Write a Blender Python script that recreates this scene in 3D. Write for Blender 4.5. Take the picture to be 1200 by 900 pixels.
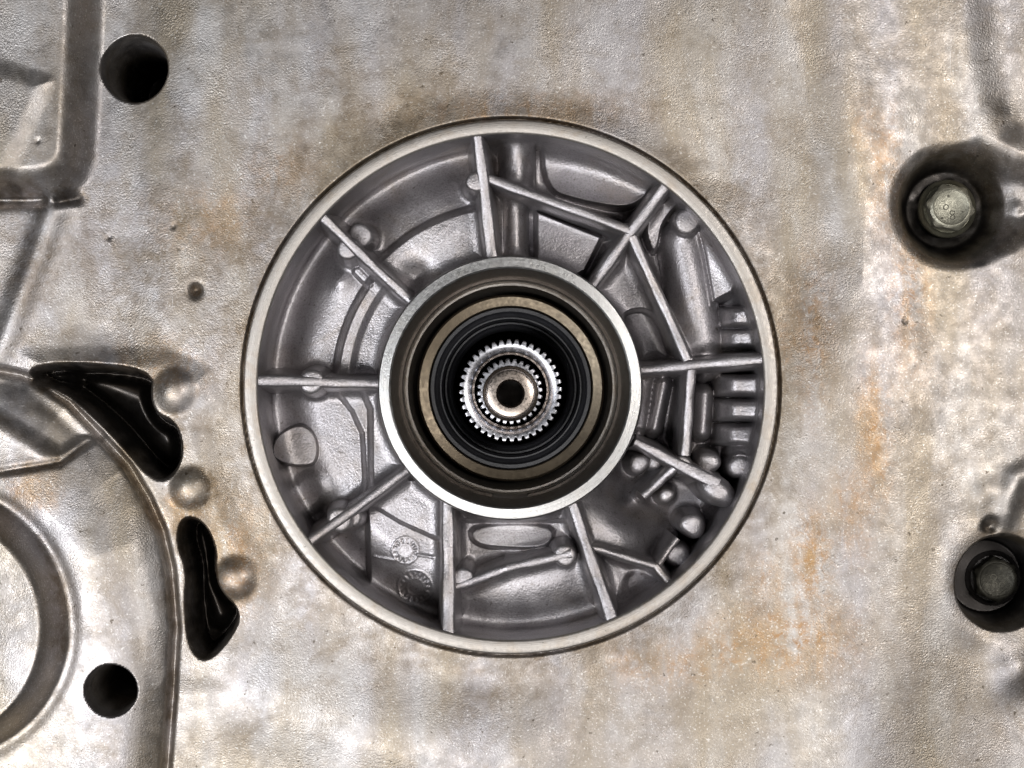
import bpy, bmesh, math, random
import numpy as np
from mathutils import Vector

# ---------------------------------------------------------------- units
# geometry is laid out in "u": 1 u = 0.25 mm, z = 0 on the front face of the bell rim, +z toward the viewer
S = 0.00025
D = 3000.0                       # viewing distance in u (0.75 m)
random.seed(7)
RNG = np.random.default_rng(11)
sc = bpy.context.scene
for o in list(bpy.data.objects):
    bpy.data.objects.remove(o)
COL = sc.collection

# ---------------------------------------------------------------- camera
cam = bpy.data.cameras.new('camera')
cam.sensor_width = 36.0
cam.lens = 36.0 * D / 1200.0
cam.clip_start = 0.01
cam.clip_end = 20.0
co = bpy.data.objects.new('camera', cam)
co.location = (0, 0, D * S)
COL.objects.link(co)
sc.camera = co

# ---------------------------------------------------------------- light (area lamps around the viewer)
world = bpy.data.worlds.new('World')
sc.world = world
world.use_nodes = True
bg = world.node_tree.nodes['Background']
bg.inputs[0].default_value = (0.93, 0.95, 1.0, 1)
bg.inputs[1].default_value = 0.012


def area(name, loc, target, size, size_y, power, color, spread=180):
    l = bpy.data.lights.new(name, 'AREA')
    l.shape = 'RECTANGLE'
    l.size = size
    l.size_y = size_y
    l.energy = power
    l.spread = math.radians(spread)
    l.color = color
    o = bpy.data.objects.new(name, l)
    o.location = loc
    d = Vector(target) - Vector(loc)
    o.rotation_euler = d.to_track_quat('-Z', 'Y').to_euler()
    COL.objects.link(o)
    return o


area('low_lamp', (-0.06, -0.44, 1.10), (0, 0, 0), 0.34, 0.22, 4.5, (1.0, 0.975, 0.95))
area('left_lamp', (-0.46, -0.20, 0.80), (-0.17, -0.08, 0), 0.20, 0.30, 1.05, (0.94, 0.965, 1.0), 75)
area('right_lamp', (0.50, 0.12, 0.95), (0.13, 0.0, 0), 0.22, 0.36, 1.0, (1.0, 0.965, 0.93), 75)

sc.view_settings.view_transform = 'Standard'
sc.view_settings.look = 'None'
sc.view_settings.exposure = 0.0
sc.view_settings.gamma = 1.0
sc.view_settings.use_curve_mapping = False
sc.cycles.max_bounces = 8
sc.cycles.use_denoising = True


# ---------------------------------------------------------------- materials
def hexmix(nt, a, b, fac):
    m = nt.nodes.new('ShaderNodeMix')
    m.data_type = 'RGBA'
    for sock, v in ((m.inputs[6], a), (m.inputs[7], b)):
        if isinstance(v, tuple):
            sock.default_value = v + (1,)
        else:
            nt.links.new(v, sock)
    if isinstance(fac, (int, float)):
        m.inputs[0].default_value = fac
    else:
        nt.links.new(fac, m.inputs[0])
    return m.outputs[2]


def base_mat(name):
    m = bpy.data.materials.new(name)
    m.use_nodes = True
    nt = m.node_tree
    p = nt.nodes['Principled BSDF']
    tc = nt.nodes.new('ShaderNodeTexCoord')
    mp = nt.nodes.new('ShaderNodeMapping')
    mp.inputs['Scale'].default_value = (1 / S,) * 3
    nt.links.new(tc.outputs['Object'], mp.inputs[0])
    return m, nt, p, mp.outputs[0]


def noise(nt, vec, scale, detail=3, rough=0.55, lo=0.3, hi=0.7, dist=0.0):
    n = nt.nodes.new('ShaderNodeTexNoise')
    n.inputs['Scale'].default_value = scale
    n.inputs['Detail'].default_value = detail
    n.inputs['Roughness'].default_value = rough
    n.inputs['Distortion'].default_value = dist
    nt.links.new(vec, n.inputs['Vector'])
    r = nt.nodes.new('ShaderNodeMapRange')
    r.inputs[1].default_value = lo
    r.inputs[2].default_value = hi
    nt.links.new(n.outputs[0], r.inputs[0])
    return r.outputs[0]


def math_(nt, op, a, b=None):
    n = nt.nodes.new('ShaderNodeMath')
    n.operation = op
    n.use_clamp = False
    for s_, v in ((n.inputs[0], a), (n.inputs[1], b)):
        if v is None:
            continue
        if isinstance(v, (int, float)):
            s_.default_value = v
        else:
            nt.links.new(v, s_)
    return n.outputs[0]


def blob(nt, vec, cx, cy, rx, ry):
    """soft spot (1 in the middle) round a place on the casting, in u"""
    mp = nt.nodes.new('ShaderNodeMapping')
    mp.vector_type = 'POINT'
    mp.inputs['Location'].default_value = (-cx / rx, -cy / ry, 0)
    mp.inputs['Scale'].default_value = (1 / rx, 1 / ry, 0)
    nt.links.new(vec, mp.inputs[0])
    l = nt.nodes.new('ShaderNodeVectorMath')
    l.operation = 'LENGTH'
    nt.links.new(mp.outputs[0], l.inputs[0])
    r = nt.nodes.new('ShaderNodeMapRange')
    r.interpolation_type = 'SMOOTHSTEP'
    r.inputs[1].default_value = 1.0
    r.inputs[2].default_value = 0.0
    r.inputs[3].default_value = 0.0
    r.inputs[4].default_value = 1.0
    nt.links.new(l.outputs['Value'], r.inputs[0])
    return r.outputs[0]


def bump(nt, p, h, strength, dist, prev=None):
    b = nt.nodes.new('ShaderNodeBump')
    b.inputs['Strength'].default_value = strength
    b.inputs['Distance'].default_value = dist * S
    nt.links.new(h, b.inputs['Height'])
    if prev is not None:
        nt.links.new(prev, b.inputs['Normal'])
    nt.links.new(b.outputs[0], p.inputs['Normal'])
    return b.outputs[0]


STAINS = [(352, -205, 42, 95, 1.0), (330, -300, 120, 80, .9), (255, -310, 70, 60, .7), (470, 110, 40, 170, .7), (352, 60, 42, 150, .75), (425, -60, 40, 150, .75),
          (400, -150, 50, 90, .6), (440, 250, 40, 140, .6), (300, -230, 40, 60, .5), (-390, -150, 50, 40, .8), (-330, -200, 70, 120, .7), (-420, 20, 110, 60, .55),
          (-360, 190, 110, 70, .5), (0, 320, 220, 40, .5), (330, 40, 60, 60, .6), (180, -330, 120, 50, .6),
          (-270, 250, 80, 60, .4), (430, 300, 60, 70, .4), (-560, -120, 60, 50, .7)]


def mat_cast():
    m, nt, p, v = base_mat('sand_cast_aluminium')
    # run-off direction: stretched coordinates for streaks
    mp = nt.nodes.new('ShaderNodeMapping')
    mp.inputs['Rotation'].default_value = (0, 0, math.radians(12))
    mp.inputs['Scale'].default_value = (1.0, 0.28, 1.0)
    nt.links.new(v, mp.inputs[0])
    sv = mp.outputs[0]
    cool = (0.36, 0.342, 0.348)
    warm = (0.335, 0.288, 0.228)
    c = hexmix(nt, cool, warm, noise(nt, sv, 0.011, 3, 0.5, 0.38, 0.62))
    c = hexmix(nt, c, (0.50, 0.49, 0.495), math_(nt, 'MULTIPLY', noise(nt, sv, 0.016, 3, 0.5, 0.5, 0.72, 0.3), 0.6))
    # rusty run-off stains with ragged edges
    tot = None
    for cx, cy, rx, ry, a in STAINS:
        b = math_(nt, 'MULTIPLY', blob(nt, v, cx, cy, rx, ry), a)
        tot = b if tot is None else math_(nt, 'MAXIMUM', tot, b)
    fine = noise(nt, sv, 0.035, 5, 0.62, 0.40, 0.58, 0.5)
    st_ = math_(nt, 'MULTIPLY', tot, fine)
    c = hexmix(nt, c, (0.32, 0.20, 0.09), math_(nt, 'MULTIPLY', st_, 0.95))
    st2 = math_(nt, 'MULTIPLY', math_(nt, 'MULTIPLY', tot, noise(nt, v, 0.09, 5, 0.75, 0.46, 0.64, 0.6)), 1.0)
    c = hexmix(nt, c, (0.31, 0.165, 0.06), st2)
    # brown oil haze, grain, sparkle and dirt specks
    c = hexmix(nt, c, (0.20, 0.158, 0.11), math_(nt, 'MULTIPLY', noise(nt, v, 0.022, 5, 0.7, 0.47, 0.72, 0.4), 0.65))
    g = noise(nt, v, 0.42, 2, 0.5, 0.25, 0.75)
    c = hexmix(nt, c, (0.17, 0.15, 0.135), math_(nt, 'MULTIPLY', math_(nt, 'SUBTRACT', 1.0, g), 0.36))
    c = hexmix(nt, c, (0.80, 0.79, 0.77), math_(nt, 'MULTIPLY', noise(nt, v, 0.40, 2, 0.5, 0.60, 0.72), 0.4))
    c = hexmix(nt, c, (0.07, 0.055, 0.04), math_(nt, 'MULTIPLY', noise(nt, v, 0.13, 3, 0.6, 0.67, 0.73), 0.8))
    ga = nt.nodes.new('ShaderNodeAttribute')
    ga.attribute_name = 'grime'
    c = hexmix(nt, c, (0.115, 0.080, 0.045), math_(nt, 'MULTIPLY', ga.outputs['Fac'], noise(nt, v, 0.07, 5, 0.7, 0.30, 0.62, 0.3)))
    # fine scratches
    ms = nt.nodes.new('ShaderNodeMapping')
    ms.inputs['Rotation'].default_value = (0, 0, math.radians(37))
    ms.inputs['Scale'].default_value = (0.5, 0.012, 1.0)
    nt.links.new(v, ms.inputs[0])
    c = hexmix(nt, c, (0.66, 0.65, 0.64), math_(nt, 'MULTIPLY', math_(nt, 'MULTIPLY', noise(nt, ms.outputs[0], 1.0, 2, 0.5, 0.72, 0.78), noise(nt, v, 0.015, 2, 0.5, 0.5, 0.6)), 0.6))
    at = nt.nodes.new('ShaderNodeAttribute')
    at.attribute_name = 'oil_shade'
    oil_shade = at.outputs['Fac']
    c = hexmix(nt, c, (0.020, 0.0185, 0.018), math_(nt, 'MULTIPLY', oil_shade, 0.97))  # oily black of the cavities, plus shade painted into recesses and holes
    nt.links.new(c, p.inputs['Base Color'])
    p.inputs['Metallic'].default_value = 0.92
    r = nt.nodes.new('ShaderNodeMapRange')
    r.inputs[3].default_value = 0.38
    r.inputs[4].default_value = 0.54
    nt.links.new(noise(nt, v, 0.06, 4), r.inputs[0])
    rr = math_(nt, 'SUBTRACT', r.outputs[0], math_(nt, 'MULTIPLY', oil_shade, 0.06))
    nt.links.new(rr, p.inputs['Roughness'])
    b1 = bump(nt, p, noise(nt, v, 0.5, 2, 0.5, 0.2, 0.8), 0.5, 0.9)
    b2 = bump(nt, p, noise(nt, v, 0.06, 3, 0.5, 0.2, 0.8), 0.2, 2.5, b1)
    patch = math_(nt, 'ADD', math_(nt, 'MULTIPLY', noise(nt, v, 0.014, 3, 0.6, 0.38, 0.62), 0.75), 0.35)
    for nd, k_ in ((b1.node, 0.36), (b2.node, 0.05)):
        nt.links.new(math_(nt, 'MULTIPLY', math_(nt, 'MULTIPLY', math_(nt, 'SUBTRACT', 1.3, oil_shade), k_ * 0.77), patch), nd.inputs['Strength'])
    return m


def mat_die():
    m, nt, p, v = base_mat('die_cast_aluminium')
    c = hexmix(nt, (0.305, 0.288, 0.302), (0.425, 0.406, 0.418), noise(nt, v, 0.02, 4, 0.6))
    c = hexmix(nt, c, (0.27, 0.225, 0.185), math_(nt, 'MULTIPLY', noise(nt, v, 0.012, 5, 0.65, 0.5, 0.75, 0.5), 0.75))
    c = hexmix(nt, c, (0.13, 0.11, 0.095), math_(nt, 'MULTIPLY', noise(nt, v, 0.14, 3, 0.65, 0.64, 0.72), 0.8))
    c = hexmix(nt, c, (0.17, 0.16, 0.155), math_(nt, 'MULTIPLY', noise(nt, v, 0.45, 2, 0.5, 0.45, 0.75), 0.6))
    nt.links.new(c, p.inputs['Base Color'])
    p.inputs['Metallic'].default_value = 0.85
    r = nt.nodes.new('ShaderNodeMapRange')
    r.inputs[3].default_value = 0.33
    r.inputs[4].default_value = 0.50
    nt.links.new(noise(nt, v, 0.04, 4), r.inputs[0])
    nt.links.new(r.outputs[0], p.inputs['Roughness'])
    b = bump(nt, p, noise(nt, v, 0.40, 3, 0.6, 0.2, 0.8), 0.45, 0.8)
    bump(nt, p, noise(nt, v, 0.03, 2, 0.5, 0.2, 0.8), 0.25, 2.0, b)
    return m


def mat_machined(name, col, rough, tint, tint_amt, metallic=1.0):
    m, nt, p, v = base_mat(name)
    sep = nt.nodes.new('ShaderNodeSeparateXYZ')
    nt.links.new(v, sep.inputs[0])
    rad = math_(nt, 'SQRT', math_(nt, 'ADD', math_(nt, 'MULTIPLY', sep.outputs[0], sep.outputs[0]),
                                   math_(nt, 'MULTIPLY', sep.outputs[1], sep.outputs[1])))
    cmb = nt.nodes.new('ShaderNodeCombineXYZ')
    nt.links.new(rad, cmb.inputs[0])
    nt.links.new(math_(nt, 'MULTIPLY', sep.outputs[2], 1.0), cmb.inputs[1])
    rings = noise(nt, cmb.outputs[0], 0.9, 3, 0.6, 0.25, 0.75)
    c = hexmix(nt, col, tuple(x * 0.82 for x in col), rings)
    c = hexmix(nt, c, tint, math_(nt, 'MULTIPLY', noise(nt, v, 0.03, 5, 0.7, 0.5, 0.72, 0.5), tint_amt))
    c = hexmix(nt, c, tuple(x * 0.5 for x in col), math_(nt, 'MULTIPLY', noise(nt, v, 0.5, 2, 0.5, 0.6, 0.75), 0.5))
    c = hexmix(nt, c, tuple(x * 0.25 for x in col), math_(nt, 'MULTIPLY', noise(nt, v, 0.13, 3, 0.6, 0.69, 0.73), 0.8))
    nt.links.new(c, p.inputs['Base Color'])
    p.inputs['Metallic'].default_value = metallic
    r = nt.nodes.new('ShaderNodeMapRange')
    r.inputs[3].default_value = rough - 0.05
    r.inputs[4].default_value = rough + 0.10
    nt.links.new(noise(nt, v, 0.2, 4), r.inputs[0])
    nt.links.new(r.outputs[0], p.inputs['Roughness'])
    b = bump(nt, p, rings, 0.25, 0.4)
    bump(nt, p, noise(nt, v, 0.4, 2, 0.5, 0.2, 0.8), 0.25, 0.5, b)
    return m


def mat_plain(name, col, rough, metallic=0.0, var=0.3, scale=0.08, bstr=0.2):
    m, nt, p, v = base_mat(name)
    c = hexmix(nt, col, tuple(x * (1 - var) for x in col), noise(nt, v, scale, 4, 0.65))
    nt.links.new(c, p.inputs['Base Color'])
    p.inputs['Metallic'].default_value = metallic
    r = nt.nodes.new('ShaderNodeMapRange')
    r.inputs[3].default_value = max(0.05, rough - 0.08)
    r.inputs[4].default_value = rough + 0.10
    nt.links.new(noise(nt, v, scale * 2, 4), r.inputs[0])
    nt.links.new(r.outputs[0], p.inputs['Roughness'])
    bump(nt, p, noise(nt, v, scale * 4, 3, 0.6, 0.2, 0.8), bstr, 0.8)
    return m


M = dict(
    cast=mat_cast(), die=mat_die(),
    rim=mat_machined('machined_rim', (0.42, 0.39, 0.36), 0.46, (0.31, 0.245, 0.18), 0.6, 0.9),
    hub=mat_machined('machined_hub', (0.43, 0.426, 0.42), 0.34, (0.40, 0.37, 0.32), 0.4),
    bore=mat_machined('bore_wall', (0.30, 0.275, 0.25), 0.38, (0.16, 0.12, 0.08), 0.6),
    race=mat_plain('tan_bearing_ring', (0.115, 0.091, 0.062), 0.36, 0.7, 0.25, 0.1, 0.12),
    rubber=mat_plain('black_rubber', (0.016, 0.016, 0.019), 0.40, 0.0, 0.4, 0.1, 0.2),
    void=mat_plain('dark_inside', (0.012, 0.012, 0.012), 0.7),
    steel=mat_plain('bright_steel', (0.40, 0.40, 0.43), 0.30, 1.0, 0.18, 0.15, 0.03),
    brown=mat_plain('oiled_steel_end', (0.42, 0.36, 0.315), 0.28, 1.0, 0.25, 0.15, 0.04),
    spring=mat_plain('spring_steel', (0.12, 0.10, 0.085), 0.35, 0.9, 0.3, 0.1, 0.15),
    bolt=mat_plain('yellow_zinc', (0.29, 0.28, 0.225), 0.40, 0.75, 0.35, 0.12, 0.3),
    bolt_dark=mat_plain('dark_zinc', (0.12, 0.115, 0.085), 0.42, 0.75, 0.45, 0.12, 0.3),  # darker zinc tone for the upper bolt's flange
    bolt_black=mat_plain('shaded_zinc', (0.04, 0.038, 0.03), 0.45, 0.75, 0.45, 0.12, 0.3),  # zinc blackened to paint the shade over the deep lower bolt
    oil_shade=mat_plain('oily_shaded_metal', (0.035, 0.032, 0.031), 0.26, 0.35, 0.4, 0.05, 0.35),  # lower bolt's flange: oily, with the recess shade painted in
    mark=mat_plain('dirt_filled_mark', (0.07, 0.065, 0.045), 0.6, 0.2),
)


# ---------------------------------------------------------------- mesh helpers
def W(px, py, z=0.0):
    """place seen at (px, py) of a 1200 x 900 view, at height z -> x, y in u"""
    k = (D - z) / D
    return ((px - 600.0) * k, (450.0 - py) * k)


def tag(o, label=None, cat=None, group=None, kind=None):
    for k, v in (('label', label), ('category', cat), ('group', group), ('kind', kind)):
        if v:
            o[k] = v
    return o


def empty(name, loc=(0, 0, 0)):
    o = bpy.data.objects.new(name, None)
    o.location = loc
    o.empty_display_size = 0.01
    COL.objects.link(o)
    return o


def link_mesh(name, verts, faces, mat, parent=None, smooth=True, normals=None, loc=(0, 0, 0), sharp=None):
    me = bpy.data.meshes.new(name)
    v = np.asarray(verts, dtype=np.float64) * S
    me.from_pydata(v.tolist() if len(v) < 20000 else v, [], faces)
    me.update()
    me.materials.append(mat)
    if smooth:
        me.polygons.foreach_set('use_smooth', [True] * len(me.polygons))
    if sharp is not None:
        me.set_sharp_from_angle(angle=math.radians(sharp))
    if normals is not None:
        me.normals_split_custom_set_from_vertices(normals)
    o = bpy.data.objects.new(name, me)
    o.location = loc
    COL.objects.link(o)
    if parent is not None:
        o.parent = parent
    return o


def lathe(name, prof, mat, parent=None, c=(0, 0), n=160, sharp=35, a0=0.0, a1=2 * math.pi, closed_profile=False):
    """revolve (r, z) points about an axis along z through c"""
    full = abs(a1 - a0 - 2 * math.pi) < 1e-6
    m = n if full else n + 1
    verts, faces = [], []
    k = len(prof)
    for i in range(m):
        a = a0 + (a1 - a0) * i / n
        ca, sa = math.cos(a), math.sin(a)
        for r, z in prof:
            verts.append((c[0] + r * ca, c[1] + r * sa, z))
    kk = k if closed_profile else k - 1
    for i in range(n):
        j = (i + 1) % m
        for q in range(kk):
            q2 = (q + 1) % k
            faces.append((i * k + q2, j * k + q2, j * k + q, i * k + q))
    if not full and closed_profile:
        faces.append(tuple(range(k)))
        faces.append(tuple(reversed([(m - 1) * k + q for q in range(k)])))
    o = link_mesh(name, verts, faces, mat, parent, sharp=sharp)
    return o


def fix_normals(o):
    bm = bmesh.new()
    bm.from_mesh(o.data)
    bmesh.ops.remove_doubles(bm, verts=bm.verts, dist=1e-7)
    bmesh.ops.recalc_face_normals(bm, faces=bm.faces)
    bm.to_mesh(o.data)
    bm.free()
    return o


def value_noise(x, y, cell, seed):
    """smooth random field sampled at x, y"""
    r = np.random.default_rng(seed)
    G = r.random((160, 160)) * 2 - 1
    u = (x / cell) % 150
    v = (y / cell) % 150
    i = np.floor(u).astype(int)
    j = np.floor(v).astype(int)
    f = u - i
    g = v - j
    f = f * f * f * (f * (f * 6 - 15) + 10)
    g = g * g * g * (g * (g * 6 - 15) + 10)
    return (G[i, j] * (1 - f) + G[i + 1, j] * f) * (1 - g) + (G[i, j + 1] * (1 - f) + G[i + 1, j + 1] * f) * g


def fbm(x, y, cell, seed, octaves=3):
    t = 0
    a = 1.0
    for k in range(octaves):
        t = t + a * value_noise(x + 1000 + 37 * k, y + 1000 - 53 * k, cell / 2 ** k, seed + k)
        a *= 0.5
    return t


def st(d, e):
    """1 well inside (d < 0), 0 outside, over a width e centred on d = 0"""
    t = np.clip(0.5 - d / e, 0, 1)
    return t * t * (3 - 2 * t)


def d_seg(x, y, a, b):
    ax, ay = a
    bx, by = b
    vx, vy = bx - ax, by - ay
    t = np.clip(((x - ax) * vx + (y - ay) * vy) / (vx * vx + vy * vy + 1e-9), 0, 1)
    return np.hypot(x - ax - t * vx, y - ay - t * vy)


def d_poly(x, y, pts):
    """signed distance to a polygon (negative inside)"""
    d = np.full(x.shape, 1e9)
    inside = np.zeros(x.shape, bool)
    n = len(pts)
    for i in range(n):
        a, b = pts[i], pts[(i + 1) % n]
        d = np.minimum(d, d_seg(x, y, a, b))
        cond = (a[1] > y) != (b[1] > y)
        xi = (b[0] - a[0]) * (y - a[1]) / ((b[1] - a[1]) if b[1] != a[1] else 1e-9) + a[0]
        inside ^= cond & (x < xi)
    return np.where(inside, -d, d)


def d_line(x, y, pts):
    d = np.full(x.shape, 1e9)
    for a, b in zip(pts[:-1], pts[1:]):
        d = np.minimum(d, d_seg(x, y, a, b))
    return d


def smooth_closed(pts, n=2):
    for _ in range(n):
        q = []
        for i in range(len(pts)):
            a, b = pts[i], pts[(i + 1) % len(pts)]
            q += [(a[0] * .75 + b[0] * .25, a[1] * .75 + b[1] * .25), (a[0] * .25 + b[0] * .75, a[1] * .25 + b[1] * .75)]
        pts = q
    return pts


def grid_parts(x0, x1, y0, y1, step, hfun, region, names, mats, parent, labels=None, oil_shade=None):
    """height field cut into parts: region(x, y) gives -1 for no face or the part number"""
    nx = int((x1 - x0) / step) + 1
    ny = int((y1 - y0) / step) + 1
    xs = np.linspace(x0, x1, nx)
    ys = np.linspace(y0, y1, ny)
    X, Y = np.meshgrid(xs, ys)
    Z = hfun(X, Y)
    gy, gx = np.gradient(Z, ys, xs)
    N = np.stack([-gx, -gy, np.ones_like(Z)], -1)
    N /= np.linalg.norm(N, axis=-1, keepdims=True)
    V = np.stack([X, Y, Z], -1).reshape(-1, 3)
    N = N.reshape(-1, 3)
    cx = 0.25 * (X[:-1, :-1] + X[1:, :-1] + X[:-1, 1:] + X[1:, 1:])
    cy = 0.25 * (Y[:-1, :-1] + Y[1:, :-1] + Y[:-1, 1:] + Y[1:, 1:])
    reg = region(cx, cy).reshape(-1)
    idx = np.arange(nx * ny).reshape(ny, nx)
    F = np.stack([idx[:-1, :-1], idx[:-1, 1:], idx[1:, 1:], idx[1:, :-1]], -1).reshape(-1, 4)
    out = []
    for k, nm in enumerate(names):
        f = F[reg == k]
        if not len(f):
            out.append(None)
            continue
        used, inv = np.unique(f, return_inverse=True)
        f = inv.reshape(-1, 4)
        v = V[used] * S
        me = bpy.data.meshes.new(nm)
        me.vertices.add(len(v))
        me.vertices.foreach_set('co', v.astype(np.float32).ravel())
        me.loops.add(f.size)
        me.loops.foreach_set('vertex_index', f.astype(np.int32).ravel())
        me.polygons.add(len(f))
        me.polygons.foreach_set('loop_start', np.arange(0, f.size, 4, dtype=np.int32))
        me.update(calc_edges=True)
        me.polygons.foreach_set('use_smooth', np.ones(len(f), bool))
        me.materials.append(mats[k])
        me.normals_split_custom_set_from_vertices(N[used].astype(np.float32))
        if oil_shade is not None:
            at = me.attributes.new('oil_shade', 'FLOAT', 'POINT')
            at.data.foreach_set('value', oil_shade(V[used, 0], V[used, 1]).astype(np.float32))
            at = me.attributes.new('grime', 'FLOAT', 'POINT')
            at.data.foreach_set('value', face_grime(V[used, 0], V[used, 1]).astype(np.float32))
        o = bpy.data.objects.new(nm, me)
        COL.objects.link(o)
        o.parent = parent
        if labels and labels[k]:
            o['label'] = labels[k]
        out.append(o)
    return out


# ================================================================ the housing
housing = tag(empty('gearbox_housing'),
              'stained grey cast aluminium gearbox housing with round ribbed bell recess', 'gearbox housing')
CX, CY = W(598.5, 453.5)          # axis of the bell
HX, HY = W(597.8, 454.5)          # axis of the bore

# ---- rim
prof = [(313.5, -60), (313.5, -3), (312.0, -0.6), (310.5, 0), (299.5, 0), (298.0, -0.7), (296.8, -2.5)]
lathe('rim', prof, M['rim'], housing, (CX, CY), 220)
lathe('recess_wall', [(296.8, -2.5), (296.2, -12), (294.5, -80), (293, -270)], M['die'], housing, (CX, CY), 220)

# ---- ribs: (start px, end px, start z, end z, top width start, end)
MAIN = [((559.5, 157), (577, 303), -5, -26, 11, 14),
        ((377, 254), (484, 356), -5, -24, 10, 9),
        ((299, 446), (447, 449.5), -5, -22, 12, 10),
        ((364, 634), (478, 551), -5, -24, 10, 9),
        ((525.6, 742), (524.9, 588), -5, -20, 14, 13),
        ((717, 726), (670, 589), -5, -22, 13, 11),
        ((842, 568), (744, 518), -26, -26, 15, 9),
        ((896, 420.5), (750, 433.8), -5, -26, 12, 9),
        ((780, 217), (692, 337), -6, -26, 12, 11)]
SUB = [((572, 209), (738, 270), -20, -17, 10, 9),
       ((741, 277), (806, 422), -18, -18, 10, 10),
       ((811, 427), (803, 534), -20, -30, 10, 10),
       ((793, 547), (754, 582), -32, -40, 9, 7),
       ((528, 690), (598, 665.5), -24, -24, 9, 9),
       ((594, 666.5), (670, 649), -24, -22, 9, 10),
       ((690, 641), (770, 664), -26, -30, 6, 7),
       ((768, 663), (789, 688), -30, -22, 8, 7),
       ((769, 665), (794, 631), -30, -42, 7, 6)]
ALL_RIBS = MAIN + SUB
RIB_DEPTH = 260
DRAFT = 0.075


def rib_mesh(spec, seed):
    (p0, p1, z0, z1, w0, w1) = spec
    a = np.array(W(*p0, z0))
    b = np.array(W(*p1, z1))
    L = np.linalg.norm(b - a)
    t = (b - a) / L
    nrm = np.array([-t[1], t[0]])
    n = max(6, int(L / 6))
    r = random.Random(seed)
    ph = r.random() * 6
    verts, faces = [], []
    for i in range(n + 1):
        f = i / n
        c = a + (b - a) * f + nrm * (0.35 * math.sin(f * 7 + ph))
        zt = z0 + (z1 - z0) * f - 2.0 * math.sin(math.pi * f) + 0.5 * math.sin(f * 19 + ph)
        w = (w0 + 1.2 + (w1 - w0) * f) * 0.5 + 0.35 * math.sin(f * 15 + 2 * ph)
        zb = -RIB_DEPTH
        sec = []
        dep = zt - zb
        for (off, zz) in ((w + dep * DRAFT, zb), (w + 30 * DRAFT, zt - 30), (w + 0.2, zt - 3.2), (w - 0.7, zt - 1.3), (w - 2.2, zt - 0.25), (0, zt + 0.05)):
            sec.append((off, zz))
        sec += [(-o_, z_) for o_, z_ in reversed(sec[:-1])]
        for off, zz in sec:
            q = c + nrm * off
            verts.append((q[0], q[1], zz))
    k = 11
    for i in range(n):
        for q in range(k - 1):
            faces.append((i * k + q, (i + 1) * k + q, (i + 1) * k + q + 1, i * k + q + 1))
    faces.append(tuple(range(k)))
    faces.append(tuple(reversed([n * k + q for q in range(k)])))
    return verts, faces


for i, s in enumerate(ALL_RIBS):
    v, f = rib_mesh(s, i)
    o = link_mesh('rib', v, f, M['die'], housing)
    fix_normals(o)
    o.data.set_sharp_from_angle(angle=math.radians(38))

# ---- bosses: (px, py, z top, radius, roundness)
BOSSES = [(558, 213, -16, 12.5, 4), (409, 291, -18, 14, 5), (422, 276, -40, 15, 5), (365, 447, -16, 15, 5),
          (398, 609, -17, 15, 6), (412, 606, -36, 12, 5), (542, 678, -26, 13, 4), (662, 651, -24, 13, 4),
          (806, 259, -40, 16, 3), (812, 616, -66, 15, 8), (749, 543, -64, 12, 7), (781, 581, -70, 9, 6),
          (795, 652, -70, 15, 8), (767, 540, -72, 10, 6), (830, 543, -58, 14, 8), (868, 547, -56, 15, 8),
          (738, 272, -24, 10, 4), (806, 425, -30, 9, 4), (800, 545, -34, 11, 4)]
for (px, py, z, r, b) in BOSSES:
    c = W(px, py, z)
    b = max(b, r * (0.35 if z > -45 else 0.5))
    pr = [(r + (z + 190) * 0.07, -190), (r + 1.2, z - 18), (r, z - b)]
    for k in range(1, 6):
        a = k / 5 * math.pi / 2
        pr.append((r - b + b * math.cos(a), z - b + b * math.sin(a)))
    pr.append((0.01, z + 0.4))
    ob = lathe('boss', pr, M['die'], housing, c, 28, sharp=60)
    ph = random.random() * 6
    for vt in ob.data.vertices:
        dx, dy = vt.co.x / S - c[0], vt.co.y / S - c[1]
        a = math.atan2(dy, dx)
        k = 1 + (0.08 * math.sin(2 * a + ph) + 0.05 * math.sin(3 * a + 2 * ph)) * (1.0 if z < -45 else 0.5)
        vt.co.x, vt.co.y = (c[0] + dx * k) * S, (c[1] + dy * k) * S
        if z < -45:
            vt.co.z += 0.10 * (dx * math.cos(ph) + dy * math.sin(ph)) * S

# long cast lump at the end of the right lower rib
v, f = [], []
cxl, cyl = W(840, 575, -30)
for j in range(13):
    ph = j / 12 * math.pi / 2
    for i in range(40):
        a = 2 * math.pi * i / 40
        k = math.cos(ph) ** 0.6 if j < 12 else 0.0
        ex, ey = 27 * k * math.cos(a), 17 * k * math.sin(a)
        rt = math.radians(-33)
        v.append((cxl + ex * math.cos(rt) - ey * math.sin(rt), cyl + ex * math.sin(rt) + ey * math.cos(rt),
                  -52 + 26 * math.sin(ph)))
for i in range(40):
    a = 2 * math.pi * i / 40
    rt = math.radians(-33)
    ex, ey = 31 * math.cos(a), 21 * math.sin(a)
    v.append((cxl + ex * math.cos(rt) - ey * math.sin(rt), cyl + ex * math.sin(rt) + ey * math.cos(rt), -190))
for j in range(12):
    for i in range(40):
        i2 = (i + 1) % 40
        f.append((j * 40 + i, j * 40 + i2, (j + 1) * 40 + i2, (j + 1) * 40 + i))
for i in range(40):
    i2 = (i + 1) % 40
    f.append((13 * 40 + i, 13 * 40 + i2, i2, i))
fix_normals(link_mesh('boss', v, f, M['die'], housing))

# ---- recess floor: one part for each pocket between two main ribs
RW = [(np.array(W(*p0, z0)), np.array(W(*p1, z1))) for (p0, p1, z0, z1, w0, w1) in MAIN]


def polar(p):
    return math.degrees(math.atan2(p[1] - CY, p[0] - CX)) % 360, math.hypot(p[0] - CX, p[1] - CY)


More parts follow.
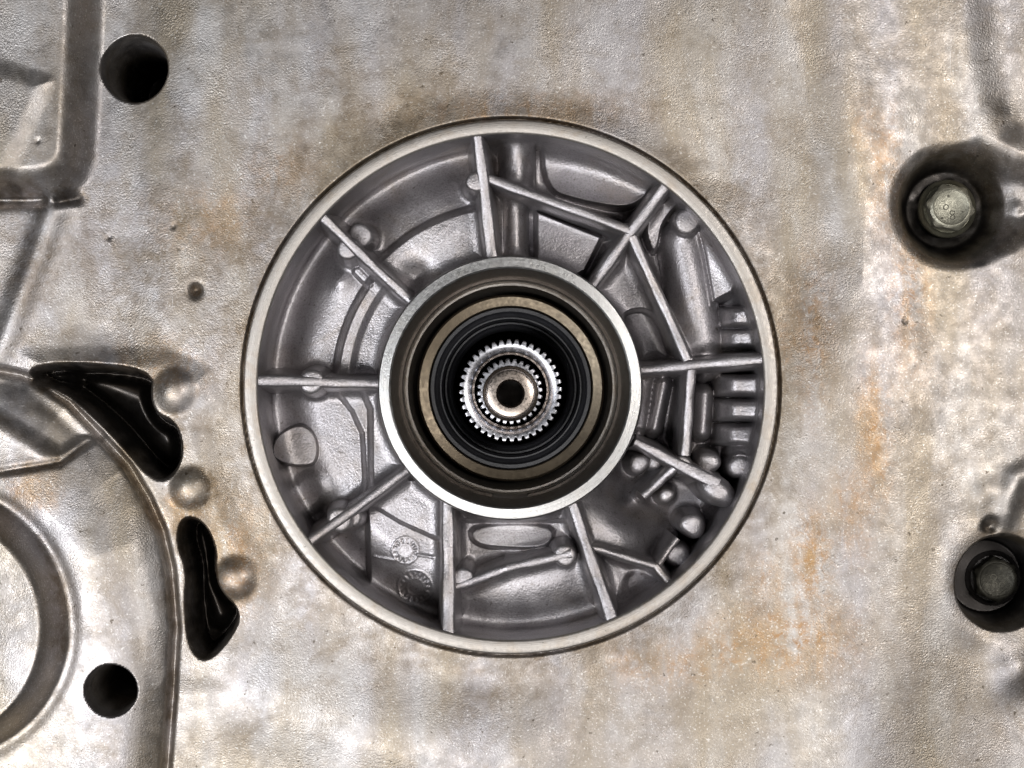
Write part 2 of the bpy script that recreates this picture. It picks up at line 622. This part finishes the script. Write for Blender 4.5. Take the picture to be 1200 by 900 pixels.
RA = sorted([(polar(a), polar(b)) for a, b in RW], key=lambda q: q[0][0])
# sorted by angle: 6 (R8), 52 (R9), 97 (R1), 138 (R2), 179 (R3), 218 (R4), 256 (R5), 294 (R6), 334 (R7)


def sector(x, y):
    ang = np.degrees(np.arctan2(y - CY, x - CX)) % 360
    r = np.hypot(x - CX, y - CY)
    s = np.zeros(x.shape, int)
    for k, ((ao, ro), (ai, ri)) in enumerate(RA):
        f = np.clip((r - ri) / (ro - ri), -0.2, 1.2)
        b = ai + (ao - ai) * f
        s += (ang >= b).astype(int)
    return s % 9          # 0: G, 1: H, 2: I, 3: A, 4: B, 5: C, 6: Dd, 7: E, 8: F


ZF = -88


def F_(px, py):
    return W(px, py, ZF)


def Fp(*pts):
    return [W(a, b, ZF) for a, b in pts]


def caps(x, y, a, b, r, h):
    """half-round bulge along a-b"""
    d = d_seg(x, y, F_(*a), F_(*b))
    return h * np.sqrt(np.clip(1 - (d / r) ** 2, 0, 1)) + 2.0 * np.clip(1 - np.abs(d - r) / 6, 0, 1) ** 2


def band(x, y, px, py, hw, h):
    """stubby cylinder lying toward the rim, starting at px"""
    cx_, cy_ = F_(px, py)
    t = np.clip(np.abs(y - cy_) / (hw * 1.03), 0, 1)
    prof_ = (1 - t ** 5) ** 0.5
    e = np.clip((x - cx_) / 26, 0, 1)
    return h * prof_ * np.sqrt(np.clip(1 - (1 - e) ** 2, 0, 1))


def floor_h(x, y):
    def st(d, e):
        t = np.clip(0.5 - d / (e * 0.7), 0, 1)
        return t * t * (3 - 2 * t)
    r = np.hypot(x - CX, y - CY)
    s = sector(x, y)
    h = np.full(x.shape, -104.0)
    kf = D / (D - ZF)
    rp = r * kf

    def put(k, val):
        nonlocal h
        h = np.where(s == k, val, h)
    # A upper left
    hA = -106 + 30 * st(rp - 214, 16) + 3 * st(rp - 222, 40)
    hA = hA - 12 * np.exp(-(np.hypot(x - F_(488, 324)[0], y - F_(488, 324)[1]) / 17) ** 2)
    put(3, hA)
    # B left upper
    hB = -106 + 30 * st(rp - 206, 18) - 9 * st(rp - 186, 14)
    hB += 6 * np.exp(-(np.hypot(x - F_(397, 329)[0], y - F_(397, 329)[1]) / 14) ** 2)
    hB += 7 * st(d_seg(x, y, F_(418, 318), F_(432, 332)) - 5, 8)
    put(4, hB)
    # C left lower
    pc = Fp((396, 462), (412, 482), (424, 508), (427, 560), (424, 590), (520, 590), (520, 440), (396, 440))
    hC = -104 + 14 * st(d_poly(x, y, pc), 12)
    pc2 = Fp((424, 455), (434, 480), (436, 600), (520, 600), (520, 440), (424, 440))
    hC += 18 * st(d_poly(x, y, pc2), 14)
    pd = Fp((320, 515), (335, 502), (352, 497), (366, 506), (372, 522), (370, 540), (362, 547), (335, 546), (322, 536))
    padm = st(d_poly(x, y, smooth_closed(pd)), 4) * (s == 5)
    hC += 5 * st(d_seg(x, y, F_(352, 585), F_(362, 575)) - 20, 22)
    put(5, hC)
    # D lower left, with two date dials
    pd1 = Fp((430, 560), (430, 690), (450, 760), (560, 760), (560, 560))
    hD = -112 + 26 * st(d_poly(x, y, pd1), 12)
    pd2 = Fp((400, 588), (440, 594), (470, 612), (512, 631), (560, 634), (560, 520), (400, 520))
    hD += 10 * st(d_poly(x, y, pd2), 9)
    for (px, py, rr, nt_) in ((475, 645, 16, 12), (486, 689, 21, 16)):
        c = F_(px, py)
        q = np.hypot(x - c[0], y - c[1])
        an = np.arctan2(y - c[1], x - c[0])
        hD += 0.8 * np.exp(-((q - rr) / 1.2) ** 2) + 0.6 * np.exp(-((q - rr * .5) / 1.3) ** 2)
        hD += 0.8 * np.cos(an * nt_) * (1 + .5 * np.sin(an * 3 + 1)) * np.exp(-((q - rr * .76) / 2.2) ** 2)
    hD += 1.8 * np.exp(-(d_seg(x, y, F_(438, 653), F_(462, 657)) / 1.6) ** 2) + 1.5 * np.exp(-(d_seg(x, y, F_(490, 650), F_(508, 653)) / 1.6) ** 2)
    put(6, hD)
    # E bottom
    upper = d_poly(x, y, Fp((500, 696), (548, 683), (600, 665), (664, 650), (700, 640), (700, 560), (500, 560)))
    hE = np.where(upper < 0, -114.0, -86 - 16 * np.clip((rp - 225) / 75, 0, 1) ** 2)
    slab = d_poly(x, y, smooth_closed(Fp((549, 615), (650, 613), (648, 641), (600, 645), (553, 640)), 2))
    hE += (12 - 0.25 * (y - F_(0, 628)[1])) * st(slab, 10) * (upper < 0)
    hE += 16 * st(d_poly(x, y, Fp((500, 590), (700, 590), (700, 611), (500, 611))), 10) * (upper < 0)
    put(7, hE)
    # F lower right
    dF = d_seg(x, y, F_(655, 590), F_(712, 640))
    hF = -160 + 102 * np.exp(-(dF / 62) ** 3.0)
    tri = d_poly(x, y, Fp((704, 650), (768, 669), (786, 686), (726, 730), (716, 700)))
    hF = hF * (1 - st(tri, 6)) + (-100) * st(tri, 6)
    hF += 5 * st(np.hypot(x - F_(748, 686)[0], y - F_(748, 686)[1]) - 16, 14)
    put(8, hF)
    # G right
    hG = np.full(x.shape, -134.0)
    for a, b, rr, hh in (((777, 450), (766, 502), 13, 34), ((757, 446), (752, 500), 12, 26), ((826, 462), (823, 506), 13, 30),
                         ((826, 440), (840, 436), 9, 26),
                         ((864, 530), (900, 532), 14, 34)):
        hG = np.maximum(hG, -134 + caps(x, y, a, b, rr * 1.04, hh + 24))
    for py, hw, hh in ((452, 14.2, 56), (480.5, 14.2, 60), (509, 14.2, 50)):
        hG = np.maximum(hG, -134 + band(x, y, 836, py, hw, hh + 22))
    put(0, hG)
    # H upper right
    left = d_poly(x, y, Fp((741, 277), (806, 422), (700, 450), (660, 340)))
    hH = np.where(left < 0, -82.0, -106.0)
    hH -= 34 * st(d_poly(x, y, smooth_closed(Fp((727, 372), (742, 363), (760, 364), (778, 385), (790, 430), (730, 440)))), 8) * (left < 0)
    big = -106 + caps(x, y, (800, 285), (820, 398), 31, 44)
    hH = np.where(left >= 0, np.maximum(hH, big), hH)
    fl = d_poly(x, y, Fp((812, 262), (822, 300), (833, 358), (858, 345), (866, 320), (850, 285), (830, 262)))
    hH = np.where(left >= 0, np.maximum(hH, -106 + 36 * st(fl, 16)), hH)
    for py, hw, hh in ((372, 13, 52), (397, 12.5, 48)):
        hH = np.where(left >= 0, np.maximum(hH, -106 + band(x, y, 840, py, hw, hh)), hH)
    lobe = d_poly(x, y, smooth_closed(Fp((752, 268), (772, 240), (790, 226), (798, 236), (776, 262), (772, 288), (764, 300))))
    hH = np.where(left >= 0, np.maximum(hH, -106 + 34 * st(lobe, 9)), hH)
    hH += 1.8 * np.exp(-(d_line(x, y, Fp((814, 272), (822, 300), (832, 358))) / 2.2) ** 2)
    put(1, hH)
    # I top
    above = d_poly(x, y, Fp((500, 184), (572, 209), (738, 270), (800, 300), (800, 100), (500, 100)))
    hI = np.full(x.shape, -110.0)
    hI = np.maximum(hI, np.where(above < 0, -110 + caps(x, y, (606, 140), (606, 240), 22, 46), -110 + caps(x, y, (603, 200), (604, 310), 16, 34)))
    pan = d_poly(x, y, smooth_closed(Fp((634, 150), (700, 158), (770, 205), (758, 232), (732, 247), (676, 236), (638, 222)), 2))
    yy = (y - F_(0, 190)[1]) / 45.0
    hI = np.where(above < 0, np.maximum(hI, -110 + (15 + 11 * yy ** 2) * st(pan, 10)), hI)
    tz = d_poly(x, y, Fp((628, 247), (706, 278), (686, 318), (660, 330), (628, 310)))
    hI = np.where(above >= 0, np.maximum(hI, -110 + (30 - 0.16 * (y - F_(0, 280)[1])) * st(tz, 8)), hI)
    hI = np.where(above >= 0, np.maximum(hI, -110 + 16 * st(d_seg(x, y, F_(580, 225), F_(588, 300)) - 8, 8)), hI)
    put(2, hI)
    tilt = 48 * np.clip((rp - 225) / 64, 0, 1) ** 1.9
    h = h - np.where((s >= 3) & (s <= 7), tilt, 0) * np.where(s == 7, 0.5, 1.0)
    h = h * (1 - padm) + (-101 + 0.06 * (x - F_(345, 522)[0])) * padm
    # fillets against ribs, bosses, rim and hub
    fil = np.zeros(x.shape)

    def fillet(d, R):
        t = np.clip(d / R, 0, 1)
        return R * (1 - np.sqrt(np.clip(1 - (1 - t) ** 2, 0, 1))) + np.clip(-d * 8, 0, 14)
    for (p0, p1, z0, z1, w0, w1) in ALL_RIBS:
        d = d_seg(x, y, W(*p0, z0), W(*p1, z1)) - (w0 + w1) / 4 - 4.5
        fil = np.maximum(fil, fillet(d, 14))
    for (px, py, z, rr, b) in BOSSES:
        c = W(px, py, z)
        fil = np.maximum(fil, fillet(np.hypot(x - c[0], y - c[1]) - rr - 2, 11))
    fil = np.maximum(fil, fillet(293.5 - r, 24))
    rh = np.hypot(x - HX, y - HY)
    fil = np.maximum(fil, fillet(rh - 158, 16))
    h = h + fil * np.clip((-46 - h) / 45, 0, 1.3)
    h = h + 1.7 * fbm(x, y, 75, 5, 2) + 0.12 * fbm(x, y, 12, 9)
    return np.minimum(h, -44)


def floor_region(x, y):
    r = np.hypot(x - CX, y - CY)
    rh = np.hypot(x - HX, y - HY)
    return np.where((r < 297) & (rh > 150), sector(x, y), -1)


grid_parts(CX - 299, CX + 299, CY - 299, CY + 299, 1.15, floor_h, floor_region, ['pocket_floor'] * 9, [M['die']] * 9, housing,
           ['pocket floor with stepped cylindrical bulges', None, None, None, None, 'pocket floor with a flat round pad',
            'pocket floor with two round date dials', None, None])

# ---- hub: raised bright ring, then the stepped bore
lathe('hub', [(166, -190), (157.5, -70), (155.2, 0), (154.3, 3.6), (153.0, 5.0), (142.0, 6), (140.0, 4.6)], M['hub'], housing, (HX, HY), 200)
lathe('bore', [(140.0, 4.6), (138.6, -2), (133.5, -60), (132.5, -66), (137.5, -67), (137.5, -84), (128.0, -92), (126.0, -88), (123.5, -88), (121.5, -94),
               (114.6, -150), (114.5, -230), (114, -420)], M['bore'], housing, (HX, HY), 200)
lathe('bore_light_stop', [(115, -419), (0.01, -419)], M['void'], housing, (HX, HY), 64)  # black disc added to stop light leaking in from behind

# ---- outer casting face
CAV1 = smooth_closed([W(*p, -20) for p in ((36, 433), (82, 427), (178, 435), (174, 467), (184, 488), (207, 497), (214, 535), (196, 563), (173, 552),
                                           (136, 507), (84, 460), (42, 446))], 2)
CAV2 = smooth_closed([W(*p, -20) for p in ((216, 607), (238, 612), (252, 642), (250, 667), (257, 694), (282, 718), (268, 747), (243, 772), (226, 758),
                                           (221, 708), (224, 667), (212, 636))], 2)
Z0 = -14.0


def Q(px, py):
    return W(px, py, Z0)


def Qp(*pts):
    return [Q(a, b) for a, b in pts]


ARC = Qp((20, 440), (38, 446), (80, 472), (119, 513), (150, 546), (173, 584), (190, 622), (200, 665), (206, 735), (202, 800), (185, 1000))
COVER = Qp((-260, 410), (-20, 432)) + ARC + Qp((-260, 1000))
PAD = smooth_closed(Qp((-260, -120), (96, -120), (90, 60), (86, 150), (84, 190), (68, 206), (40, 212), (0, 210), (-260, 205)), 1)
BOLT1 = (1119, 241)
BOLT2 = (1176, 684)


def disc(x, y, px, py):
    c = Q(px, py)
    return np.hypot(x - c[0], y - c[1])


def face_h(x, y):
    h = np.full(x.shape, Z0)
    h += 8.0 * fbm(x, y, 240, 21, 1)
    # broad swells of the casting: a rounded shoulder right of the bell, a trough left of it
    h += 10 * np.exp(-(d_line(x, y, Qp((900, -60), (985, 140), (1010, 300), (1000, 470), (1030, 640), (1000, 960))) / 78) ** 2)
    h += -12 * np.exp(-(d_line(x, y, Qp((150, -40), (140, 180), (120, 380))) / 60) ** 2)
    h += 10 * np.exp(-(d_line(x, y, Qp((300, 820), (420, 860), (620, 880))) / 60) ** 2)
    r = np.hypot(x - CX, y - CY)
    # gentle slope away from the bell at right and left
    h += -10 * np.clip((x - 330) / 260, 0, 1) ** 2
    h += -6 * np.clip((-x - 380) / 220, 0, 1)
    # shallow flat lands at the upper right and upper left
    h += 5 * st(d_poly(x, y, Qp((960, -100), (1300, -100), (1300, 60), (1090, 120), (1010, 330), (975, 200))), 60)
    # raised pad, upper left
    dp = d_poly(x, y, PAD)
    h += 36 * st(dp - 8, 46)
    h += 6 * st(d_poly(x, y, Qp((-260, 0), (60, 100), (10, 215), (-260, 215))), 26)
    # long ridge below it
    h += 9 * np.exp(-(d_line(x, y, Qp((66, 236), (44, 300), (8, 392), (-20, 450))) / 17) ** 2)
    h += -9 * np.exp(-(d_line(x, y, Qp((-40, 232), (48, 232))) / 9) ** 2) - 7 * np.exp(-(d_line(x, y, Qp((70, 236), (88, 232))) / 7) ** 2)
    # dark drilled hole at the top and small dimples
    h += -300 * st(disc(x, y, 156, 79) - 34, 13)
    h += -9 * np.exp(-(disc(x, y, 229, 340) / 7) ** 2)
    for px, py in ((1060, 377), (203, 265), (126, 277), (50, 168)):
        h += -1.6 * np.exp(-(disc(x, y, px, py) / 3.0) ** 2)
    # broad band round the cavities and shallow rib feet
    h += 4 * st(d_poly(x, y, Qp((30, 418), (190, 418), (240, 440), (250, 470), (236, 500), (250, 560), (290, 640), (318, 680), (300, 760), (262, 800), (190, 800), (140, 560))), 30)
    # cover, lower left
    dc = d_poly(x, y, COVER)
    h += 32 * (1 - (1 - np.clip(-dc / 95, 0, 1)) ** 2.4)
    h += -11 * np.exp(-((dc - 1) / 4.5) ** 2)
    h += 0.10 * np.minimum(dc + 30, 0) * 0.9
    # wedge facets on the cover
    w1 = d_poly(x, y, Qp((-260, 380), (-40, 470), (0, 494), (74, 539), (104, 518), (118, 512), (30, 440)))
    h += -11 * st(w1 + 4, 26)
    w2 = d_poly(x, y, Qp((-200, 470), (0, 496), (74, 541), (0, 553), (-200, 560)))
    h += -3 * st(w2 + 3, 20)
    h += -4 * np.exp(-(d_line(x, y, Qp((-60, 556), (0, 553), (74, 541), (104, 519))) / 4.5) ** 2)
    cyl = disc(x, y, -72, 730) - 149
    h += 50 * st(cyl + 4, 30) - 3 * np.exp(-((cyl - 14) / 8) ** 2) - 0.07 * np.clip(-cyl - 20, 0, 140)
    h += 7 * st(d_poly(x, y, Qp((20, 560), (150, 640), (110, 730), (90, 730), (60, 620))), 80)
    h += -300 * st(disc(x, y, 134, 806) - 25, 12)
    # domed bosses beside the cavities
    for px, py, rr in ((206, 459, 27), (224, 573, 26), (277, 677, 27)):
        q = disc(x, y, px, py)
        h += 9.0 * np.exp(-(q / (rr * .78)) ** 2.6) - 1.0 * np.exp(-((q - rr) / 7) ** 2) + 0.4 * fbm(x, y, 24, px, 1) * st(q - rr, 20)
    # cavities
    for cav, dep in ((CAV1, 80), (CAV2, 84)):
        d = d_poly(x, y, cav)
        h += -(dep + 14) * st(d + 2, 13)
        if cav is CAV1:
            h += 52 * st(d_poly(x, y, Qp((20, 420), (78, 424), (70, 470), (20, 460))), 26) * st(d + 6, 10)
            h += 30 * np.exp(-(d_line(x, y, Qp((110, 447), (158, 466), (190, 515))) / 24) ** 2) * st(d + 12, 18)
        else:
            h += 30 * np.exp(-(d_line(x, y, Qp((231, 625), (236, 680), (252, 724))) / 14) ** 2) * st(d + 9, 14)
    # bolt recesses
    q = disc(x, y, *BOLT1) - 57
    ch = d_poly(x, y, Qp((1116, 192), (1150, 178), (1190, 196), (1240, 205), (1240, 262), (1196, 270), (1150, 292), (1116, 292)))
    h += -28 * st(ch, 46)
    h += -14 * st(q - 5, 36)
    h = h * (1 - st(q + 1, 22)) + (-92) * st(q + 1, 22)
    h += -18 * np.clip(1 - disc(x, y, *BOLT1) / 52, 0, 1) * (1 + 0.35 * fbm(x, y, 18, 63, 2))
    h += 4 * np.exp(-(disc(x, y, 1199, 242) / 8) ** 2)
    h += -12 * st(d_poly(x, y, Qp((1150, -200), (1152, 60), (1166, 112), (1186, 150), (1230, 190), (1400, 200), (1400, -200))), 60)
    q2 = disc(x, y, *BOLT2) - 53
    h += 2 * np.exp(-((q2 - 16) / 14) ** 2)
    h = h * (1 - st(q2 + 2, 13)) + (-135) * st(q2 + 2, 14)
    h += 7 * np.exp(-(disc(x, y, 1160, 578) / 20) ** 2)
    h += 9 * np.exp(-(d_line(x, y, Qp((1180, 600), (1192, 560), (1240, 540))) / 15) ** 2) - 8 * np.exp(-(disc(x, y, 1162, 617) / 8) ** 2)
    h += 13 * np.exp(-(disc(x, y, 1192, 785) / 28) ** 2)
    # dark joint round the rim
    h = h * st(330 - r, 60) + (Z0 + 4) * (1 - st(330 - r, 60))
    h += -10 * np.exp(-((r - 315.0) / 1.9) ** 2)
    h += 0.16 * fbm(x, y, 30, 31, 2) + 0.035 * fbm(x, y, 7, 41, 2)
    return h


def face_oil_shade(x, y):
    """oily cavities and dark streaks, with shade painted into bolt recesses and holes, 0..1"""
    n = fbm(x, y, 16, 77, 3)
    o = 0.92 * np.maximum(st(d_poly(x, y, CAV1) + 1 + 3 * n, 10), st(d_poly(x, y, CAV2) + 1 + 3 * n, 10))
    o = np.maximum(o, st(disc(x, y, *BOLT2) - 51 + 2 * n, 10))  # lower recess: black grease together with painted shade
    o = np.maximum(o, 0.97 * st(disc(x, y, *BOLT1) - 56 + 5 * n, 20))  # upper recess: some grime, mostly its soft shadow painted in
    o = np.maximum(o, st(disc(x, y, 156, 79) - 32 + 2 * n, 8))  # darkness of the drilled holes painted on, here and below
    o = np.maximum(o, st(disc(x, y, 134, 806) - 23 + 2 * n, 8))
    for pts, w, a in ((Qp((-20, 233), (48, 232)), 8, .6), (Qp((70, 236), (88, 232)), 7, .6), (Qp((1166, 112), (1190, 155)), 9, .5), (Qp((1150, 200), (1190, 210)), 14, .35),
                      (Qp((1150, 300), (1190, 276)), 8, .5), (Qp((1162, 617), (1164, 622)), 7, .7)):
        o = np.maximum(o, a * st(d_line(x, y, pts) - w + 9 * n, 14))
    return np.clip(o, 0, 1)


def face_grime(x, y):
    """brown dirt caught beside the rim, bosses, cavities and joints, 0..1"""
    n = fbm(x, y, 34, 91, 3)
    r = np.hypot(x - CX, y - CY)
    g = 0.75 * st(r - 322 + 12 * n, 26)
    g = np.maximum(g, 0.45 * st(r - 352 + 40 * n, 50))
    for cav in (CAV1, CAV2):
        g = np.maximum(g, 0.85 * st(d_poly(x, y, cav) - 5 + 9 * n, 20))
    for px, py, rr in ((206, 459, 27), (224, 573, 26), (277, 677, 27)):
        g = np.maximum(g, 0.8 * st(np.abs(disc(x, y, px, py) - rr) - 3 + 7 * n, 14))
    g = np.maximum(g, 0.8 * st(np.abs(d_line(x, y, ARC)) - 4 + 8 * n, 14))
    for pts, w in ((Qp((0, 494), (74, 539), (104, 519)), 5), (Qp((-40, 232), (90, 232)), 12), (Qp((74, 541), (0, 553)), 4), (Qp((20, 585), (60, 640), (80, 700), (78, 760)), 3)):
        g = np.maximum(g, 0.7 * st(d_line(x, y, pts) - w + 9 * n, 16))
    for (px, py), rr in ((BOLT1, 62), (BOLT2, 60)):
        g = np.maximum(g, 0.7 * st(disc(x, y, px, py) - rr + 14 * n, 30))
    g = np.maximum(g, 0.55 * st(d_line(x, y, Qp((40, 270), (140, 330), (300, 250), (420, 150))) - 45 + 70 * n, 90))
    g = np.maximum(g, 0.9 * st(disc(x, y, 229, 340) - 7 + 4 * n, 8))
    return np.clip(g, 0, 1)


def face_region(x, y):
    r = np.hypot(x - CX, y - CY)
    k = np.zeros(x.shape, int)
    k = np.where(d_poly(x, y, COVER) < 1, 1, k)
    k = np.where(d_poly(x, y, PAD) < 26, 2, k)
    k = np.where(d_poly(x, y, CAV1) < 0, 3, k)
    k = np.where(d_poly(x, y, CAV2) < 0, 4, k)
    k = np.where(disc(x, y, *BOLT1) < 64, 5, k)
    k = np.where(disc(x, y, *BOLT2) < 57, 6, k)
    return np.where(r < 306, -1, k)


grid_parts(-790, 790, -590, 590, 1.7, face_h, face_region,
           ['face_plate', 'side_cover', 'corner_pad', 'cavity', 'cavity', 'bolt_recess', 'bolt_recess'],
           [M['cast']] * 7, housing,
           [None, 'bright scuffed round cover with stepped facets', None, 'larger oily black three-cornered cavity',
            'smaller oily black bean-shaped cavity', None, 'bolt recess blackened with grease and painted shade'], face_oil_shade)

# ================================================================ inside the bore
# snap ring with its gap at the bottom
gap = math.radians(9.5)
sr = lathe('snap_ring', [(136.8, -69), (129.5, -69), (128.6, -70), (128.6, -75), (129.5, -76), (136.8, -76)], M['spring'], None, (HX, HY), 120,
           a0=-math.pi / 2 + gap, a1=1.5 * math.pi - gap, closed_profile=True)
fix_normals(sr)
tag(sr, 'thin dark open snap ring in a groove, its gap at the bottom of the bore', 'snap ring')

bx, by = W(598.5, 454.8, -100)
race = lathe('bearing_ring', [(114.0, -130), (113.6, -112), (111.6, -101.5), (110.4, -100), (100.0, -102.4), (99.2, -104), (98.2, -135)], M['race'], None,
             (bx, by), 160)
tag(race, 'tan satin metal ring seated in the bore round the black seal', 'bearing ring')

seal = empty('shaft_seal', (0, 0, 0))
tag(seal, 'black rubber shaft seal inside the tan ring, round the splined shafts', 'seal')
lathe('seal_body', [(98.1, -125), (98.1, -108), (97, -106), (93, -106), (91.5, -108), (91, -120), (88, -123), (86, -120), (84.5, -120), (83, -124),
                    (82, -150), (76, -160), (74, -158), (72, -162), (71, -200)], M['rubber'], seal, (bx, by), 160)
lathe('seal_lip', [(82, -150), (80.5, -143), (78.5, -143), (77.5, -150)], M['rubber'], seal, (bx, by), 160)


def spline_ring(name, rt, rr, ri, nteeth, z_face, z_back, mat, parent, c, ch=2.0, phase=0.0, dish=0.0):
    """toothed sleeve: teeth with rounded tips, chamfered end, bore ri"""
    per = 10
    n = nteeth * per
    rings = []

    def rad(i, shrink):
        t = (i % per) / per
        w = 0.5 + 0.5 * math.cos(2 * math.pi * t)
        w = min(1, max(0, (w - 0.22) / 0.5)) ** 0.8
        return rr + (rt - rr) * w - shrink
    specs = [(0, z_back, 'o'), (0, z_face - ch * 1.3, 'o'), (ch, z_face - ch * .25, 'o'), (ch * 1.8, z_face, 'o'), (None, z_face, rr - 2.2), (None, z_face - dish, ri + 1.5),
             (None, z_face - dish - 1.5, ri), (None, z_back, ri)]
    verts, faces = [], []
    for sh, z, kind in specs:
        for i in range(n):
            a = 2 * math.pi * (i / n) + phase
            r = min(rad(i, sh * 0.55), rt - sh) if kind == 'o' else kind
            verts.append((c[0] + r * math.cos(a), c[1] + r * math.sin(a), z))
    for k in range(len(specs) - 1):
        for i in range(n):
            j = (i + 1) % n
            faces.append((k * n + i, k * n + j, (k + 1) * n + j, (k + 1) * n + i))
    o = link_mesh(name, verts, faces, mat, parent, sharp=40)
    return fix_normals(o)


# outer splined sleeve
zs = -64
sc_ = W(598.2, 457.8, zs)
ks = (D - zs) / D
sleeve = tag(empty('splined_sleeve'), 'larger bright steel splined sleeve ringing the inner shaft at the centre', 'splined sleeve')
spline_ring('toothed_collar', 60.6 * ks, 55.5 * ks, 45.5 * ks, 40, zs, -330, M['steel'], sleeve, sc_, 1.0, 0.03, 2.5)
lathe('bushing', [(45.4 * ks, zs - 40), (45.4 * ks, zs - 5), (44.6 * ks, zs - 4), (42.5 * ks, zs - 5), (42.2 * ks, zs - 120), (42.0 * ks, -330)], M['brown'], sleeve, sc_, 96)

# inner shaft
zi = -58
ic = W(597.4, 459.0, zi)
ki = (D - zi) / D
shaft = tag(empty('input_shaft'), 'smaller splined steel shaft with a round brownish end and dark centre hole', 'shaft')
spline_ring('spline_teeth', 38.6 * ki, 34.2 * ki, 29 * ki, 28, zi, -330, M['steel'], shaft, ic, 0.9, 0.06, 0.0)
ec = W(598.2, 461.2, -40)
lathe('end_journal', [(33.2, zi - 30), (33.2, zi + 1.0), (32.0, zi + 2.5), (30.2, zi + 3.5), (29.4, zi + 6), (29.0, -42), (27.6, -39.6), (26.0, -39), (17.2, -39),
                      (15.6, -41), (15.2, -44), (15.2, -120)], M['brown'], shaft, ec, 96)
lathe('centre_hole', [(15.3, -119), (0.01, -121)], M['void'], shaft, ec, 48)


# ================================================================ bolts
def hex_bolt(label, px, py, z_seat, flange_r, hex_r, top_r, hh, mat, fmat, rot, marks):
    t = tag(empty('flange_bolt'), label, 'bolt', 'flange bolts in the housing recesses')
    c = W(px, py, z_seat + 4)
    fl = lathe('flange', [(flange_r, z_seat - 6), (flange_r, z_seat + 3), (flange_r - 1, z_seat + 4.2), (flange_r - 3, z_seat + 5), (hex_r - 1, z_seat + 8), (0.01, z_seat + 8)],
               fmat, t, c, 64)
    verts, faces = [], []
    zt = z_seat + hh
    lv = [(hex_r, z_seat + 5, 1), (hex_r, zt - 4.0, 1), (None, zt - 1.2, 0), (top_r, zt, 0), (top_r - 1.6, zt + 0.3, 0), (top_r - 3.5, zt - 0.8, 0), (0.01, zt - 1.0, 0)]
    n = 72
    ap = math.cos(math.pi / 6)
    for r, z, hexa in lv:
        for i in range(n):
            a = 2 * math.pi * i / n
            m = ((a + math.pi / 6) % (math.pi / 3)) - math.pi / 6
            hr = hex_r * ap / math.cos(m)
            hr = min(hr, hex_r * 0.975)
            if hexa:
                q = hr
            elif r is None:
                q = min(hr, (hex_r * ap + top_r) / 2 + 0.8)
            else:
                q = r
            verts.append((c[0] + q * math.cos(a + rot), c[1] + q * math.sin(a + rot), z))
    for k in range(len(lv) - 1):
        for i in range(n):
            j = (i + 1) % n
            faces.append((k * n + i, k * n + j, (k + 1) * n + j, (k + 1) * n + i))
    fix_normals(link_mesh('head', verts, faces, mat, t, sharp=35))
    zm = zt - 0.8
    for kind, mx, my, r in marks:
        if kind == 'dot':
            lathe('stamped_mark', [(r, zm - 1), (r * .8, zm + .25), (0.01, zm + .35)], M['mark'], t, (c[0] + mx, c[1] + my), 12)
        else:
            lathe('stamped_mark', [(r + .6, zm - 1), (r + .5, zm + .3), (r - .5, zm + .3), (r - .6, zm - 1)], M['mark'], t, (c[0] + mx, c[1] + my), 20)
    return t


hex_bolt('pale yellowish hex flange bolt in the shallower recess, upper of two bolts', 1110, 244.5, -92, 35, 30, 23, 32, M['bolt'], M['bolt_dark'], 0.35,
         [('dot', -3, 13, 2.0), ('dot', -11, -13, 2.0), ('ring', -6, 0, 3.0), ('ring', 1.5, -7, 2.6), ('ring', 2.0, -12.2, 2.6), ('dot', 14, -6, 1.2)])
hex_bolt('dull dark hex flange bolt deep in the black recess, lower of two bolts', 1163.5, 677.5, -137, 34, 29, 22.5, 30, M['bolt_black'], M['oil_shade'], 0.1,
         [('dot', 5, 14, 2.2), ('dot', -13, -6, 2.2), ('ring', -4, 3, 3.6), ('ring', -3, -6, 3.2), ('dot', 9, -4, 1.4)])
